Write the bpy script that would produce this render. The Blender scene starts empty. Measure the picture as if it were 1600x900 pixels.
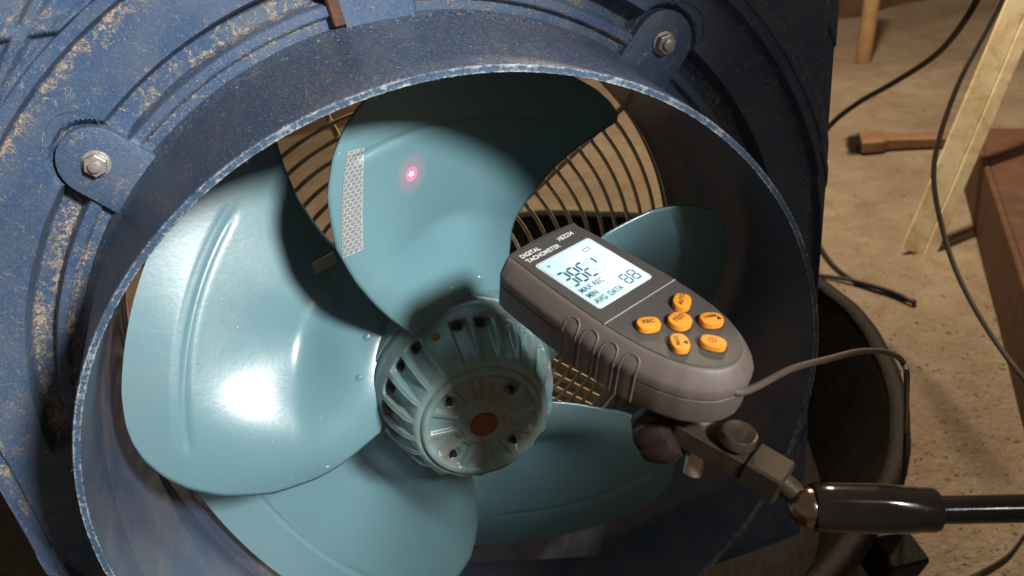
import bpy, bmesh, math, random
import numpy as np
from math import sin, cos, pi, radians, degrees, hypot, atan2, sqrt
from mathutils import Vector, Matrix
random.seed(7); rng = np.random.default_rng(7)
S = bpy.context.scene
COL = S.collection
# fan frame: X right, Y up, Z out of the housing towards the viewer -> world (X, -Z, Y)
def V(p): return Vector((p[0], -p[2], p[1]))

# ------------------------------------------------------------------ camera
M = np.array([[0.94718456, 0.24440101, -0.2076284], [-0.11954764, 0.86987394, 0.47856838], [0.29757313, -0.4284711, 0.85314873]])
C = np.array([-0.069, 0.3252, 0.4998]); F = 1244.0
cam = bpy.data.cameras.new('camera'); co = bpy.data.objects.new('camera', cam); COL.objects.link(co)
r_, u_, b_ = V(M[:, 0]), V(M[:, 1]), V(M[:, 2]); c_ = V(C)
co.matrix_world = Matrix(((r_.x, u_.x, b_.x, c_.x), (r_.y, u_.y, b_.y, c_.y), (r_.z, u_.z, b_.z, c_.z), (0, 0, 0, 1)))
cam.sensor_width = 36; cam.lens = F / 1600 * 36; cam.clip_start = 0.01; cam.clip_end = 100
cam.dof.use_dof = True; cam.dof.focus_distance = 0.50; cam.dof.aperture_fstop = 11
S.camera = co
S.render.resolution_x = 1024; S.render.resolution_y = 576
# ------------------------------------------------------------------ light
W = bpy.data.worlds.new('World'); S.world = W; W.use_nodes = True
bg = W.node_tree.nodes['Background']; bg.inputs[0].default_value = (1.0, 0.79, 0.62, 1); bg.inputs[1].default_value = 0.15
S.view_settings.view_transform = 'Standard'; S.view_settings.look = 'None'; S.view_settings.exposure = 0.0; S.view_settings.gamma = 1
def lamp(name, kind, pos, target, energy, color, **kw):
    l = bpy.data.lights.new(name, kind); l.energy = energy; l.color = color
    o = bpy.data.objects.new(name, l); COL.objects.link(o); o.location = V(pos)
    if target is not None: o.rotation_euler = (V(target) - V(pos)).to_track_quat('-Z', 'Y').to_euler()
    for k, v in kw.items(): setattr(l, k, v)
    return o
# cool work torch held up to the right of the camera, its beam aimed at the left half of the fan
lamp('work_torch', 'SPOT', (0.55, 0.86, 1.20), (-0.21, 0.125, 0.03), 172, (1.0, 0.985, 0.95), spot_size=radians(25.4), spot_blend=0.32, shadow_soft_size=0.10)
# warm bulb hanging over the floor behind the fan
lamp('warm_bulb', 'POINT', (1.25, 1.25, -1.10), None, 155, (1.0, 0.77, 0.52), shadow_soft_size=0.06)

# ------------------------------------------------------------------ helpers
def px(x, y, axis=1, val=-0.55):
    d = M @ np.array([(x - 800) / F, -(y - 450) / F, -1.0]); t = (val - C[axis]) / d[axis]; return C + t * d
def pd(x, y, depth): return C + (M @ np.array([(x - 800) / F, -(y - 450) / F, -1.0])) * depth
def tag(o, label, cat=None, group=None, kind=None):
    if label: o['label'] = label
    if cat: o['category'] = cat
    if group: o['group'] = group
    if kind: o['kind'] = kind
    return o
def empty(name, pos, label, cat, group=None, mat=None):
    o = bpy.data.objects.new(name, None); COL.objects.link(o)
    if mat is not None: o.matrix_world = mat
    else: o.location = V(pos)
    o.empty_display_size = 0.02
    return tag(o, label, cat, group)
def obj(name, verts, faces, mat, parent=None, smooth=True, conv=True, local=False, angle=None):
    me = bpy.data.meshes.new(name)
    me.from_pydata([V(v) if conv else tuple(v) for v in verts], [], faces)
    bm = bmesh.new(); bm.from_mesh(me); bmesh.ops.recalc_face_normals(bm, faces=bm.faces[:]) if angle != 'keep' else None
    bm.to_mesh(me); bm.free()
    for m in (mat if isinstance(mat, (list, tuple)) else [mat]): me.materials.append(m)
    if smooth:
        me.polygons.foreach_set('use_smooth', [True] * len(me.polygons))
        if angle != 'full': me.set_sharp_from_angle(angle=radians(38))
    o = bpy.data.objects.new(name, me); COL.objects.link(o)
    if parent is not None:
        o.parent = parent
        if not local:
            bpy.context.view_layer.update(); o.matrix_parent_inverse = world_of(parent).inverted()
    return o
def world_of(o):
    m = o.matrix_basis.copy()
    return world_of(o.parent) @ o.matrix_parent_inverse @ m if o.parent else m
def grid_faces(n, m, wrap=False, off=0):
    f = []
    for i in range(n if wrap else n - 1):
        for j in range(m - 1):
            a = i * m + j; b = ((i + 1) % n) * m + j
            f.append((off + a, off + b, off + b + 1, off + a + 1))
    return f
def lathe(prof, n=96, wob=None):
    """profile [(r,z)] round the fan axis"""
    v = []
    for i in range(n):
        t = 2 * pi * i / n
        for r, z in prof: v.append((r * cos(t), r * sin(t), z))
    return v, grid_faces(n, len(prof), True)
def tube(pts, rad, n=10, caps=True, closed=False):
    P = [Vector(p) for p in pts]; L = len(P); v = []; f = []
    prev = None
    for i, p in enumerate(P):
        if closed: t = (P[(i + 1) % L] - P[i - 1]).normalized()
        else: t = (P[min(i + 1, L - 1)] - P[max(i - 1, 0)]).normalized()
        if prev is None:
            a = t.orthogonal().normalized()
        else:
            a = (prev - t * prev.dot(t)).normalized()
        prev = a; b = t.cross(a); r = rad[i] if isinstance(rad, (list, tuple)) else rad
        for k in range(n):
            q = p + (a * cos(2 * pi * k / n) + b * sin(2 * pi * k / n)) * r; v.append(tuple(q))
    for i in range(L if closed else L - 1):
        for k in range(n):
            a = i * n + k; b = i * n + (k + 1) % n; i2 = ((i + 1) % L) * n
            f.append((a, b, i2 + (k + 1) % n, i2 + k))
    if caps and not closed:
        f.append(tuple(range(n))[::-1]); f.append(tuple((L - 1) * n + k for k in range(n)))
    return v, f
def spline(pts, n=12):
    P = [np.array(p, float) for p in pts]; P = [2 * P[0] - P[1]] + P + [2 * P[-1] - P[-2]]; out = []
    for i in range(1, len(P) - 2):
        a, b, c, d = P[i - 1:i + 3]
        for k in range(n):
            t = k / n
            out.append(0.5 * ((2 * b) + (c - a) * t + (2 * a - 5 * b + 4 * c - d) * t * t + (3 * b - a - 3 * c + d) * t ** 3))
    out.append(P[-2]); return out
def prism(poly, z0, z1, bev=0.0):
    """polygon (x,y) extruded z0..z1 with a small top bevel"""
    n = len(poly); c = np.mean(poly, 0); v = []
    rings = [(z0, 0), (z1 - bev, 0)] + ([(z1 - bev * 0.3, bev * 0.3), (z1, bev)] if bev else [(z1, 0)])
    if not bev: rings = [(z0, 0), (z1, 0)]
    for z, ins in rings:
        for p in poly:
            d = np.array(p) - c; L = np.linalg.norm(d) + 1e-9
            q = np.array(p) - d / L * ins; v.append((q[0], q[1], z))
    f = []
    for i in range(len(rings) - 1):
        for k in range(n): f.append((i * n + k, i * n + (k + 1) % n, (i + 1) * n + (k + 1) % n, (i + 1) * n + k))
    f.append(tuple(range(n))[::-1]); f.append(tuple((len(rings) - 1) * n + k for k in range(n)))
    return v, f
def boxbar(a, b, up, w, h, bev=0.0008):
    """beveled bar from a to b; w across, h along up (fan frame)"""
    a, b, up = Vector(a), Vector(b), Vector(up); d = (b - a); L = d.length; d.normalize()
    s = d.cross(up).normalized(); u = s.cross(d).normalized()
    sec = [(w/2-bev, h/2), (w/2, h/2-bev), (w/2, -h/2+bev), (w/2-bev, -h/2), (-w/2+bev, -h/2), (-w/2, -h/2+bev), (-w/2, h/2-bev), (-w/2+bev, h/2)]
    v = []; f = []; rings = [(0, 1 - 2 * bev / min(w, h)), (bev, 1), (L - bev, 1), (L, 1 - 2 * bev / min(w, h))]
    for t, k in rings:
        for x, y in sec: v.append(tuple(a + d * t + s * x * k + u * y * k))
    for i in range(3):
        for k in range(8): f.append((i*8+k, i*8+(k+1) % 8, (i+1)*8+(k+1) % 8, (i+1)*8+k))
    f.append(tuple(range(8))[::-1]); f.append(tuple(24 + k for k in range(8)))
    return v, f
def merge(*ms):
    v, f = [], []
    for a, b in ms:
        o = len(v); v += list(a); f += [tuple(i + o for i in q) for q in b]
    return v, f
def pnoise(x, y, s=0):
    return (sin(x * 1.7 + s) * cos(y * 2.3 - s * 1.3) + sin(x * 3.9 - y * 1.1 + s * 2) * .5 + cos(y * 5.3 + x * 2.1 + s) * .35) / 1.85

# ------------------------------------------------------------------ materials
class Nt:
    def __init__(s, name):
        s.m = bpy.data.materials.new(name); s.m.use_nodes = True; s.t = s.m.node_tree; s.b = s.t.nodes['Principled BSDF']; s.tc = None
    def n(s, typ, **kw):
        x = s.t.nodes.new(typ)
        for k, v in kw.items():
            if k.startswith('i_'):
                key = k[2:]; x.inputs[int(key) if key.isdigit() else key.replace('_', ' ')].default_value = v
            else: setattr(x, k, v)
        return x
    def l(s, a, b): s.t.links.new(a, b)
    def coord(s):
        if s.tc is None: s.tc = s.n('ShaderNodeTexCoord')
        return s.tc.outputs['Object']
    def noise(s, scale, detail=4, rough=.55, dist=0, vec=None):
        x = s.n('ShaderNodeTexNoise'); x.inputs['Scale'].default_value = scale; x.inputs['Detail'].default_value = detail
        x.inputs['Roughness'].default_value = rough; x.inputs['Distortion'].default_value = dist
        s.l(vec if vec is not None else s.coord(), x.inputs['Vector']); return x.outputs['Fac']
    def ramp(s, fac, stops):
        x = s.n('ShaderNodeValToRGB'); e = x.color_ramp.elements
        while len(e) < len(stops): e.new(0.5)
        for k, (p, c) in enumerate(stops):
            e[k].position = p; e[k].color = (c, c, c, 1) if isinstance(c, (int, float)) else (*c, 1)
        s.l(fac, x.inputs[0]); return x.outputs[0]
    def math(s, op, a, b=None, c=None, clamp=False):
        x = s.n('ShaderNodeMath', operation=op, use_clamp=clamp)
        for k, q in enumerate((a, b, c)):
            if q is None: continue
            if isinstance(q, (int, float)): x.inputs[k].default_value = q
            else: s.l(q, x.inputs[k])
        return x.outputs[0]
    def mix(s, fac, a, b):
        x = s.n('ShaderNodeMix', data_type='RGBA')
        for k, q in ((0, fac), (6, a), (7, b)):
            if isinstance(q, (int, float)): x.inputs[k].default_value = q
            elif isinstance(q, tuple): x.inputs[k].default_value = (*q, 1)
            else: s.l(q, x.inputs[k])
        return x.outputs[2]
    def bump(s, h, strength=.3, dist=.002):
        x = s.n('ShaderNodeBump'); x.inputs['Strength'].default_value = strength; x.inputs['Distance'].default_value = dist
        s.l(h, x.inputs['Height']); s.l(x.outputs[0], s.b.inputs['Normal']); return x
    def base(s, c):
        if isinstance(c, tuple): s.b.inputs['Base Color'].default_value = (*c, 1)
        else: s.l(c, s.b.inputs['Base Color'])
    def rough(s, r):
        if isinstance(r, (int, float)): s.b.inputs['Roughness'].default_value = r
        else: s.l(r, s.b.inputs['Roughness'])
    def set(s, **kw):
        for k, v in kw.items(): s.b.inputs[k.replace('_', ' ')].default_value = v
        return s.m

def m_blue(name, dirt_attr=True, amount=.0):
    n = Nt(name)
    big = n.noise(9, 3, .5); mid = n.noise(110, 3, .68, 1.0); fine = n.noise(520, 3, .75, .8); spk = n.noise(900, 2, .6)
    col = n.mix(n.ramp(big, [(.35, 0.), (.7, 1.)]), (.032, .068, .148), (.052, .100, .190))
    col = n.mix(n.math('MULTIPLY', n.ramp(fine, [(.45, 0.), (.75, 1.)]), .40), col, (.14, .19, .27))
    at = n.n('ShaderNodeAttribute', attribute_name='dirt').outputs['Fac']
    # sand caught in the corners: thresholded noise, threshold falls with the dirt attribute
    nz = n.math('ADD', n.math('MULTIPLY', mid, .45), n.math('MULTIPLY', fine, .55))
    k = n.math('ADD', nz, n.math('MULTIPLY', at, .34))
    sand = n.ramp(k, [(.66 - amount, 0.), (.75 - amount, 1.)])
    sp = n.ramp(n.math('ADD', spk, n.math('MULTIPLY', big, .12)), [(.68, 0.), (.73, 1.)])
    vein = n.n('ShaderNodeTexVoronoi', feature='DISTANCE_TO_EDGE'); vein.inputs['Scale'].default_value = 300
    wv = n.n('ShaderNodeVectorMath', operation='ADD'); nn = n.n('ShaderNodeTexNoise'); nn.inputs['Scale'].default_value = 110; nn.inputs['Detail'].default_value = 1
    n.l(n.coord(), nn.inputs['Vector']); sc = n.n('ShaderNodeVectorMath', operation='SCALE'); sc.inputs['Scale'].default_value = .02
    n.l(nn.outputs['Color'], sc.inputs[0]); n.l(n.coord(), wv.inputs[0]); n.l(sc.outputs[0], wv.inputs[1]); n.l(wv.outputs[0], vein.inputs['Vector'])
    vn = n.math('MULTIPLY', n.ramp(vein.outputs['Distance'], [(.04, 1.), (.09, 0.)]), n.ramp(n.math('ADD', mid, n.math('MULTIPLY', at, .25)), [(.58, 0.), (.70, .60)]))
    sandcol = n.mix(fine, (.22, .18, .13), (.50, .42, .31))
    mask = n.math('MAXIMUM', n.math('MAXIMUM', sand, n.math('MULTIPLY', sp, .7)), vn)
    film = n.math('MULTIPLY', n.ramp(n.noise(26, 5, .65), [(.42, 0.), (.75, 1.)]), .42)
    col = n.mix(film, col, (.155, .165, .175))
    n.base(n.mix(mask, col, sandcol))
    n.rough(n.math('ADD', n.math('MULTIPLY', mask, .35), n.math('ADD', .42, n.math('MULTIPLY', film, .8))))
    n.bump(n.math('ADD', n.math('MULTIPLY', mask, .7), n.math('MULTIPLY', fine, .35)), .55, .0012)
    n.set(Specular_IOR_Level=.4)
    return n.m
M_BLUE = m_blue('dusty_blue_plastic')
def m_shroud():
    n = Nt('shroud_blue_plastic')
    big = n.noise(7, 4, .6); fine = n.noise(500, 3, .7); spk = n.noise(650, 2, .55)
    col = n.mix(n.ramp(big, [(.35, 0.), (.68, 1.)]), (.020, .042, .092), (.036, .066, .125))
    dust = n.math('MULTIPLY', n.ramp(fine, [(.42, 0.), (.78, 1.)]), n.ramp(n.noise(11, 4, .6), [(.35, .25), (.72, .85)]))
    col = n.mix(dust, col, (.23, .21, .19))
    sp = n.ramp(spk, [(.655, 0.), (.70, .75)])
    # long wipes round the wall
    mp = n.n('ShaderNodeMapping'); mp.inputs['Scale'].default_value = (14, 3, 14); n.l(n.coord(), mp.inputs['Vector'])
    st = n.ramp(n.noise(4, 5, .65, .6, mp.outputs[0]), [(.46, 0.), (.68, .6)])
    col = n.mix(n.math('MULTIPLY', st, .55), col, (.15, .125, .10))
    n.base(n.mix(sp, col, (.55, .50, .42)))
    n.rough(n.math('ADD', .34, n.math('MULTIPLY', dust, .5))); n.bump(fine, .25, .0008)
    return n.set(Specular_IOR_Level=.5)
M_SHROUD = m_shroud()
def m_cut():
    n = Nt('scraped_cut_edge'); a = n.noise(330, 5, .7, .8); b = n.noise(40, 3, .6)
    k = n.math('ADD', n.math('MULTIPLY', a, .7), n.math('MULTIPLY', b, .3))
    e = n.n('ShaderNodeAttribute', attribute_name='scraped').outputs['Fac']
    n.base(n.mix(n.ramp(n.math('ADD', k, n.math('MULTIPLY', e, .22)), [(.54, 0.), (.70, 1.)]), (.040, .082, .145), (.40, .44, .46))); n.rough(.55); n.bump(a, .8, .0012); return n.m
M_CUT = m_cut()
def m_inner():
    n = Nt('dust_streaked_inner_wall'); mp = n.n('ShaderNodeMapping'); mp.inputs['Scale'].default_value = (7, 3.5, 7); n.l(n.coord(), mp.inputs['Vector'])
    a = n.noise(3.2, 5, .65, .8, mp.outputs[0]); f = n.noise(380, 2, .7); b = n.noise(9, 3, .6)
    col = n.mix(b, (.024, .048, .105), (.040, .072, .14))
    d = n.math('ADD', n.ramp(a, [(.38, .10), (.74, .55)]), n.math('MULTIPLY', n.ramp(f, [(.5, 0.), (.8, 1.)]), .25), clamp=True)
    blot = n.ramp(n.noise(22, 2, .4, .3), [(.60, 1.), (.66, .25)])
    n.base(n.mix(n.math('MULTIPLY', d, blot), col, (.17, .14, .115))); n.rough(n.math('ADD', .28, n.math('MULTIPLY', d, .25))); n.bump(f, .2, .0006)
    return n.set(Specular_IOR_Level=.6)
M_INNER = m_inner()
def m_teal(name, c1, c2, rough=.30, dirt=.0):
    n = Nt(name); a = n.noise(16, 4, .6); g = n.noise(900, 2, .5); sp = n.noise(260, 2, .6)
    col = n.mix(a, c1, c2)
    sm_ = n.math('MULTIPLY', n.ramp(n.noise(11, 5, .7, 1.2), [(.48, 0.), (.74, 1.)]), .38); col = n.mix(sm_, col, (.15, .20, .20))
    s1 = n.ramp(sp, [(.76, 0.), (.785, .9)]); col = n.mix(s1, col, (.55, .62, .60))
    s2 = n.ramp(n.noise(150, 2, .5, 0), [(.775, 0.), (.79, .8)]); col = n.mix(s2, col, (.06, .05, .04))
    if dirt: 
        d = n.math('MULTIPLY', n.ramp(n.noise(45, 6, .7, .5), [(.40, 0.), (.72, 1.)]), dirt); col = n.mix(d, col, (.15, .115, .085))
    n.base(col); n.rough(n.math('ADD', rough - .02, n.math('MULTIPLY', sm_, .45)))
    n.bump(n.math('ADD', n.math('MULTIPLY', g, .25), n.noise(330, 2, .5)), .17, .0005)
    return n.set(Coat_Weight=.6, Coat_Roughness=.30)
M_TEAL = m_teal('teal_blade_paint', (.112, .228, .270), (.135, .262, .305))
M_TEALHUB = m_teal('worn_teal_hub_paint', (.145, .262, .275), (.18, .31, .32), .36, .95)
def simple(name, c, r=.5, metal=0., c2=None, scale=60, bump=.1, bd=.0006, spec=.5, detail=4):
    n = Nt(name); a = n.noise(scale, detail, .65, .4)
    n.base(n.mix(n.ramp(a, [(.3, 0.), (.72, 1.)]), c, c2 or tuple(x * .7 for x in c)))
    n.rough(n.math('ADD', r - .08, n.math('MULTIPLY', a, .16))); n.bump(n.noise(scale * 6, 3, .6), bump, bd)
    return n.set(Metallic=metal, Specular_IOR_Level=spec)
M_STEEL = simple('zinc_steel', (.48, .46, .43), .42, .5, (.24, .215, .185), 300)
M_DARKSTEEL = simple('blackened_steel', (.075, .062, .05), .36, .65, (.13, .095, .07), 120, .12)
M_BLOCK = simple('oiled_steel_block', (.085, .068, .052), .40, .6, (.055, .042, .032), 160, .12)
M_CHROME = simple('satin_chrome', (.60, .53, .49), .26, .75, (.50, .43, .39), 200, .05)
M_BALL = simple('polished_ball_steel', (.38, .28, .21), .16, 1., (.26, .18, .13), 200, .05)
M_BLACKGLOSS = simple('glossy_black_enamel', (.010, .009, .009), .14, 0., (.014, .012, .011), 90, .04, spec=.36)
M_BAKELITE = simple('dark_moulded_knob', (.018, .013, .012), .30, .1, (.032, .021, .018), 100, .08, spec=.25)
M_RUST = simple('rust_brown_steel', (.13, .055, .028), .75, .1, (.060, .030, .019), 25, .5, .002)
M_REDCAP = simple('rusty_shaft_end', (.24, .075, .042), .75, .1, (.13, .05, .03), 400, .5)
M_WIRE = simple('tan_enamel_wire', (.74, .60, .45), .5, 0., (.52, .39, .27), 120, .2)
M_HOLE = simple('dark_hole', (.008, .008, .008), .8)
M_BRASS = simple('rusted_screw', (.40, .21, .08), .7, .3, (.20, .11, .05), 500, .4)
M_CASE = simple('grey_tachometer_plastic', (.060, .056, .053), .50, 0., (.053, .049, .046), 180, .25, .0002)
M_CASE2 = simple('taupe_rubber_side', (.118, .094, .083), .55, 0., (.100, .080, .070), 160, .25, .0002)
M_ORANGE = simple('orange_rubber_button', (.70, .26, .022), .55, 0., (.66, .235, .018), 220, .08, .0002)
M_PRINTW = simple('white_print', (.75, .76, .74), .6, bump=.0)
M_PRINTK = simple('brown_black_print', (.018, .008, .004), .6, bump=.0)
M_LINE = simple('pale_seam_line', (.30, .28, .25), .5)
M_SOCKET = simple('dark_button_gap', (.02, .017, .014), .7)
M_BLACKRUB = simple('dusty_black_rubber_sheath', (.018, .017, .016), .5, 0., (.04, .037, .033), 60, .2)
M_GREYCAB = simple('grey_cable_sheath', (.22, .19, .16), .5, 0., (.17, .145, .12), 60, .2)
M_BROWNCAB = simple('brown_grey_cable_sheath', (.115, .088, .07), .45, 0., (.09, .07, .055), 60, .1)
M_TAPE = simple('grey_cloth_tape', (.42, .42, .42), .6, 0., (.34, .34, .34), 300, .2)
def m_lcd():
    n = Nt('backlit_lcd')
    # LED backlight behind the panel: brighter near the diode, as the device itself glows
    d = n.n('ShaderNodeVectorMath', operation='DISTANCE'); n.l(n.coord(), d.inputs[0]); d.inputs[1].default_value = (.009, -.002, .0)
    k = n.ramp(n.math('MULTIPLY', d.outputs['Value'], 30), [(.0, 1.), (.30, .85), (.75, .25), (1., .12)])
    n.base((.25, .32, .33)); n.rough(.25)
    n.l(n.mix(k, (.50, .80, .83), (.93, 1., 1.)), n.b.inputs['Emission Color']); n.l(n.math('ADD', .48, n.math('MULTIPLY', k, .62)), n.b.inputs['Emission Strength'])
    return n.m
M_LCD = m_lcd()
M_SEG = simple('dark_blue_segment', (.012, .085, .14), .4, bump=0)
M_GHOST = simple('pale_ghost_segment', (.33, .44, .46), .4, bump=0)
for mm, st in ((M_GHOST, .42), (M_SEG, .10)):
    b = mm.node_tree.nodes['Principled BSDF']; b.inputs['Emission Color'].default_value = (.55, .85, .9, 1) if mm is M_GHOST else (.05, .45, .7, 1); b.inputs['Emission Strength'].default_value = st
M_FRAME = simple('pale_lcd_frame', (.55, .62, .63), .4, bump=0)
def m_floor():
    n = Nt('dusty_earth_floor'); a = n.noise(2.6, 6, .62, .3); b = n.noise(14, 6, .68, .6); c = n.noise(110, 4, .7)
    col = n.mix(n.ramp(a, [(.32, 0.), (.68, 1.)]), (.235, .185, .135), (.39, .325, .245))
    col = n.mix(n.math('MULTIPLY', n.ramp(b, [(.42, 0.), (.68, 1.)]), .6), col, (.20, .14, .088))
    col = n.mix(n.ramp(c, [(.58, 0.), (.72, .55)]), col, (.50, .42, .30)); col = n.mix(n.ramp(n.noise(75, 3, .6), [(.66, 0.), (.74, .6)]), col, (.11, .08, .055))
    n.base(col); n.rough(.9); n.bump(n.math('ADD', n.math('MULTIPLY', b, 1.0), n.math('MULTIPLY', c, .5)), .9, .016); return n.m
M_FLOOR = m_floor()
M_WALL = simple('brown_earth_bank', (.17, .095, .05), .9, 0., (.08, .045, .026), 5, .8, .02, detail=8)
M_WOOD = simple('worn_tan_wood', (.45, .30, .16), .65, 0., (.32, .20, .10), 20, .3)
M_BRUSHW = simple('red_brown_varnished_wood', (.26, .145, .08), .6, 0., (.18, .10, .055), 25, .2)
def m_strip():
    n = Nt('weathered_cream_paint'); a = n.noise(14, 6, .7, .4); b = n.noise(60, 5, .7)
    col = n.mix(n.ramp(a, [(.45, 0.), (.68, 1.)]), (.82, .74, .52), (.55, .42, .22)); col = n.mix(n.ramp(b, [(.60, 0.), (.72, .8)]), col, (.30, .17, .07))
    n.base(col); n.rough(.6); n.bump(b, .3, .002); return n.m
M_STRIP = m_strip()
def m_tub():
    n = Nt('dusty_black_rubber'); a = n.noise(9, 6, .7, .4); b = n.noise(120, 4, .7)
    col = n.mix(n.ramp(a, [(.38, 0.), (.72, .9)]), (.006, .0055, .005), (.020, .016, .012)); col = n.mix(n.ramp(b, [(.64, 0.), (.78, .5)]), col, (.07, .056, .043))
    sp = n.ramp(n.noise(38, 5, .75, 1.5), [(.735, 0.), (.76, .9)]); n.base(n.mix(sp, col, (.55, .52, .45)))
    n.rough(.62); n.bump(n.math('ADD', a, b), .5, .004); return n.set(Specular_IOR_Level=.18)
M_TUB = m_tub()

# ------------------------------------------------------------------ the setting
FL = -0.55
def floor_h(x, z): return FL + .004 * pnoise(x * 4, z * 4, 1.) + .002 * pnoise(x * 13, z * 13, 4)
fv = []; N = 150
for i in range(N):
    for j in range(N):
        x = -3.5 + 9.0 * i / (N - 1); z = -3.4 + 5.4 * j / (N - 1); fv.append((x, floor_h(x, z), z))
tag(obj('floor', fv, grid_faces(N, N), M_FLOOR), 'dusty tan earth floor with fine grit', kind='structure')
wv_ = []; 
for i in range(90):
    for j in range(40):
        x = -2.5 + 7.5 * i / 89; y = FL - .05 + 2.6 * j / 39
        wv_.append((x, y, -2.75 - .25 * (x - 2.0) * .2 + .05 * pnoise(x * 5, y * 6, 2) + .02 * pnoise(x * 21, y * 19, 3) - .12 * j / 39))
tag(obj('earth_wall', wv_, grid_faces(90, 40), M_WALL), 'rough brown earth wall behind the floor', kind='structure')

# ------------------------------------------------------------------ fan housing (panel, shroud, lugs, grille)
HX = 0.317
housing = empty('fan_housing', (0, -HX, -.06), 'dusty blue square plastic fan housing with round protruding shroud', 'fan housing')
LUGS = [133.3, 48.0, -46.5, -136.0]
def sector(th):
    """1 inside a recessed groove sector, 0 on the flats (th degrees)"""
    out = 1.0
    for l in LUGS:
        d = abs((th - l + 180) % 360 - 180); out = min(out, max(0, min(1, (d - 4.6) / .5)))
    for b, hw in ((91.1, 4.9), (0, 4.9), (180 + 3, 4.9), (-91, 4.9)):
        d = abs((th - b + 180) % 360 - 180); out = min(out, max(0, min(1, (d - hw) / .4)))
    return out
def sm(a, b, x):
    t = max(0., min(1., (x - a) / (b - a))); return t * t * (3 - 2 * t)
def seg_d(x, y, a, b):
    ax, ay = a; bx, by = b; t = max(0, min(1, ((x - ax) * (bx - ax) + (y - ay) * (by - ay)) / ((bx - ax) ** 2 + (by - ay) ** 2)))
    return hypot(x - ax - t * (bx - ax), y - ay - t * (by - ay))
RIBS = [(px(-80, 66, 2, .006)[:2], px(112, 34, 2, .006)[:2]), (px(82, -40, 2, .006)[:2], px(-20, 165, 2, .006)[:2])]
def panel_h(x, y):
    r = hypot(x, y); th = degrees(atan2(y, x)); z = 0.0; dirt = 0.06
    s = sector(th)
    if r < .30:
        g = 0.0
        inner = -.006 * sm(.2445, .2465, r) * (1 - sm(.2765, .2785, r) * 1)
        ridge = .0042 * sm(.253, .2555, r) * (1 - sm(.2605, .2635, r))
        deep = -.0085 * sm(.2615, .2645, r) * (1 - sm(.2752, .2772, r))
        z += s * (inner + ridge + deep)
        if s > .5:
            if .2625 < r < .2765: dirt = .40 + .22 * pnoise(th * .09, r * 60, 1)
            elif .2515 < r < .2555: dirt = .46
            elif .246 < r < .252: dirt = .20
            elif r > .2765: dirt = .10
            else: dirt = .05
            if abs(th) > 138: dirt += .10 * sm(138, 150, abs(th)) * (1 if th > 0 else .5)
    # pockets round the lug ends
    for l in LUGS:
        cx, cy = .269 * cos(radians(l)), .269 * sin(radians(l)); d = hypot(x - cx, y - cy)
        if d < .03 and r > .262:
            z = min(z, -.0065 * (1 - sm(.0222, .0250, d))); dirt = max(dirt, .42 * (1 - sm(.023, .0245, d)))
    # raised border outside the big arc
    if r > .296:
        up = sm(.3125, .3150, r); z += .0085 * up
        if r < .3135: dirt = max(dirt, .10 + .42 * sm(.298, .312, r) * (.5 + .5 * (th > 90) + .2 * pnoise(th * .2, 0, 5)))
        z += .0018 * sm(.321, .3225, r) * (1 - sm(.3245, .326, r)) - .0018 * sm(.330, .333, r)
        if .325 < r < .333: dirt = max(dirt, .28)
        z0r = z
        if r > .322:
            for a, b in RIBS:
                d = seg_d(x, y, a, b); z = max(z, z0r + .0060 * (1 - sm(.0018, .0052, d)) if d < .006 else z)
                if .004 < d < .007: dirt = max(dirt, .30)
    # border step down towards the outside edge
    e = max(abs(x), abs(y)); z -= .004 * sm(.3045, .3065, e) * (1 if r < .36 else .5); 
    if .302 < e < .3065: dirt = max(dirt, .36)
    z -= .006 * sm(.3135, HX, e) ** 2
    return z, dirt
NT = 1080
rad = sorted(set(np.round(np.concatenate([np.linspace(.2405, .2480, 7), np.linspace(.2490, .2525, 4), np.linspace(.2528, .2650, 18), np.linspace(.2665, .2745, 6), np.linspace(.2750, .2790, 9), np.linspace(.281, .3005, 12)]), 5)))
RO = list(np.concatenate([np.linspace(.302, .3105, 6), np.linspace(.3115, .3160, 10), np.linspace(.3175, .336, 20)])); NL = 44; NO = len(RO) + NL; vv = []; dd = []
for i in range(NT):
    t = 2 * pi * i / NT; e = HX / max(abs(cos(t)), abs(sin(t)))
    for r in rad:
        x, y = r * cos(t), r * sin(t); z, d = panel_h(x, y); vv.append((x, y, z)); dd.append(d)
    for k in range(1, NO + 1):
        if k <= len(RO): r = min(RO[k - 1], e * (1 - 2e-4 * (NO - k + 1)))
        else: r0 = min(RO[-1], e * (1 - 2e-4 * NL)); r = r0 + (e - r0) * (k - len(RO)) / NL
        x, y = r * cos(t), r * sin(t); z, d = panel_h(x, y); vv.append((x, y, z)); dd.append(d)
    x, y = e * cos(t), e * sin(t)
    vv.append((x * 1.004, y * 1.004, -.018)); dd.append(.2); vv.append((x * 1.004, y * 1.004, -.115)); dd.append(.2)
    vv.append((x * .97, y * .97, -.118)); dd.append(.2)
panel = obj('panel', vv, grid_faces(NT, len(rad) + NO + 3, True), M_BLUE, housing)
at = panel.data.attributes.new('dirt', 'FLOAT', 'POINT'); at.data.foreach_set('value', dd)
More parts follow.
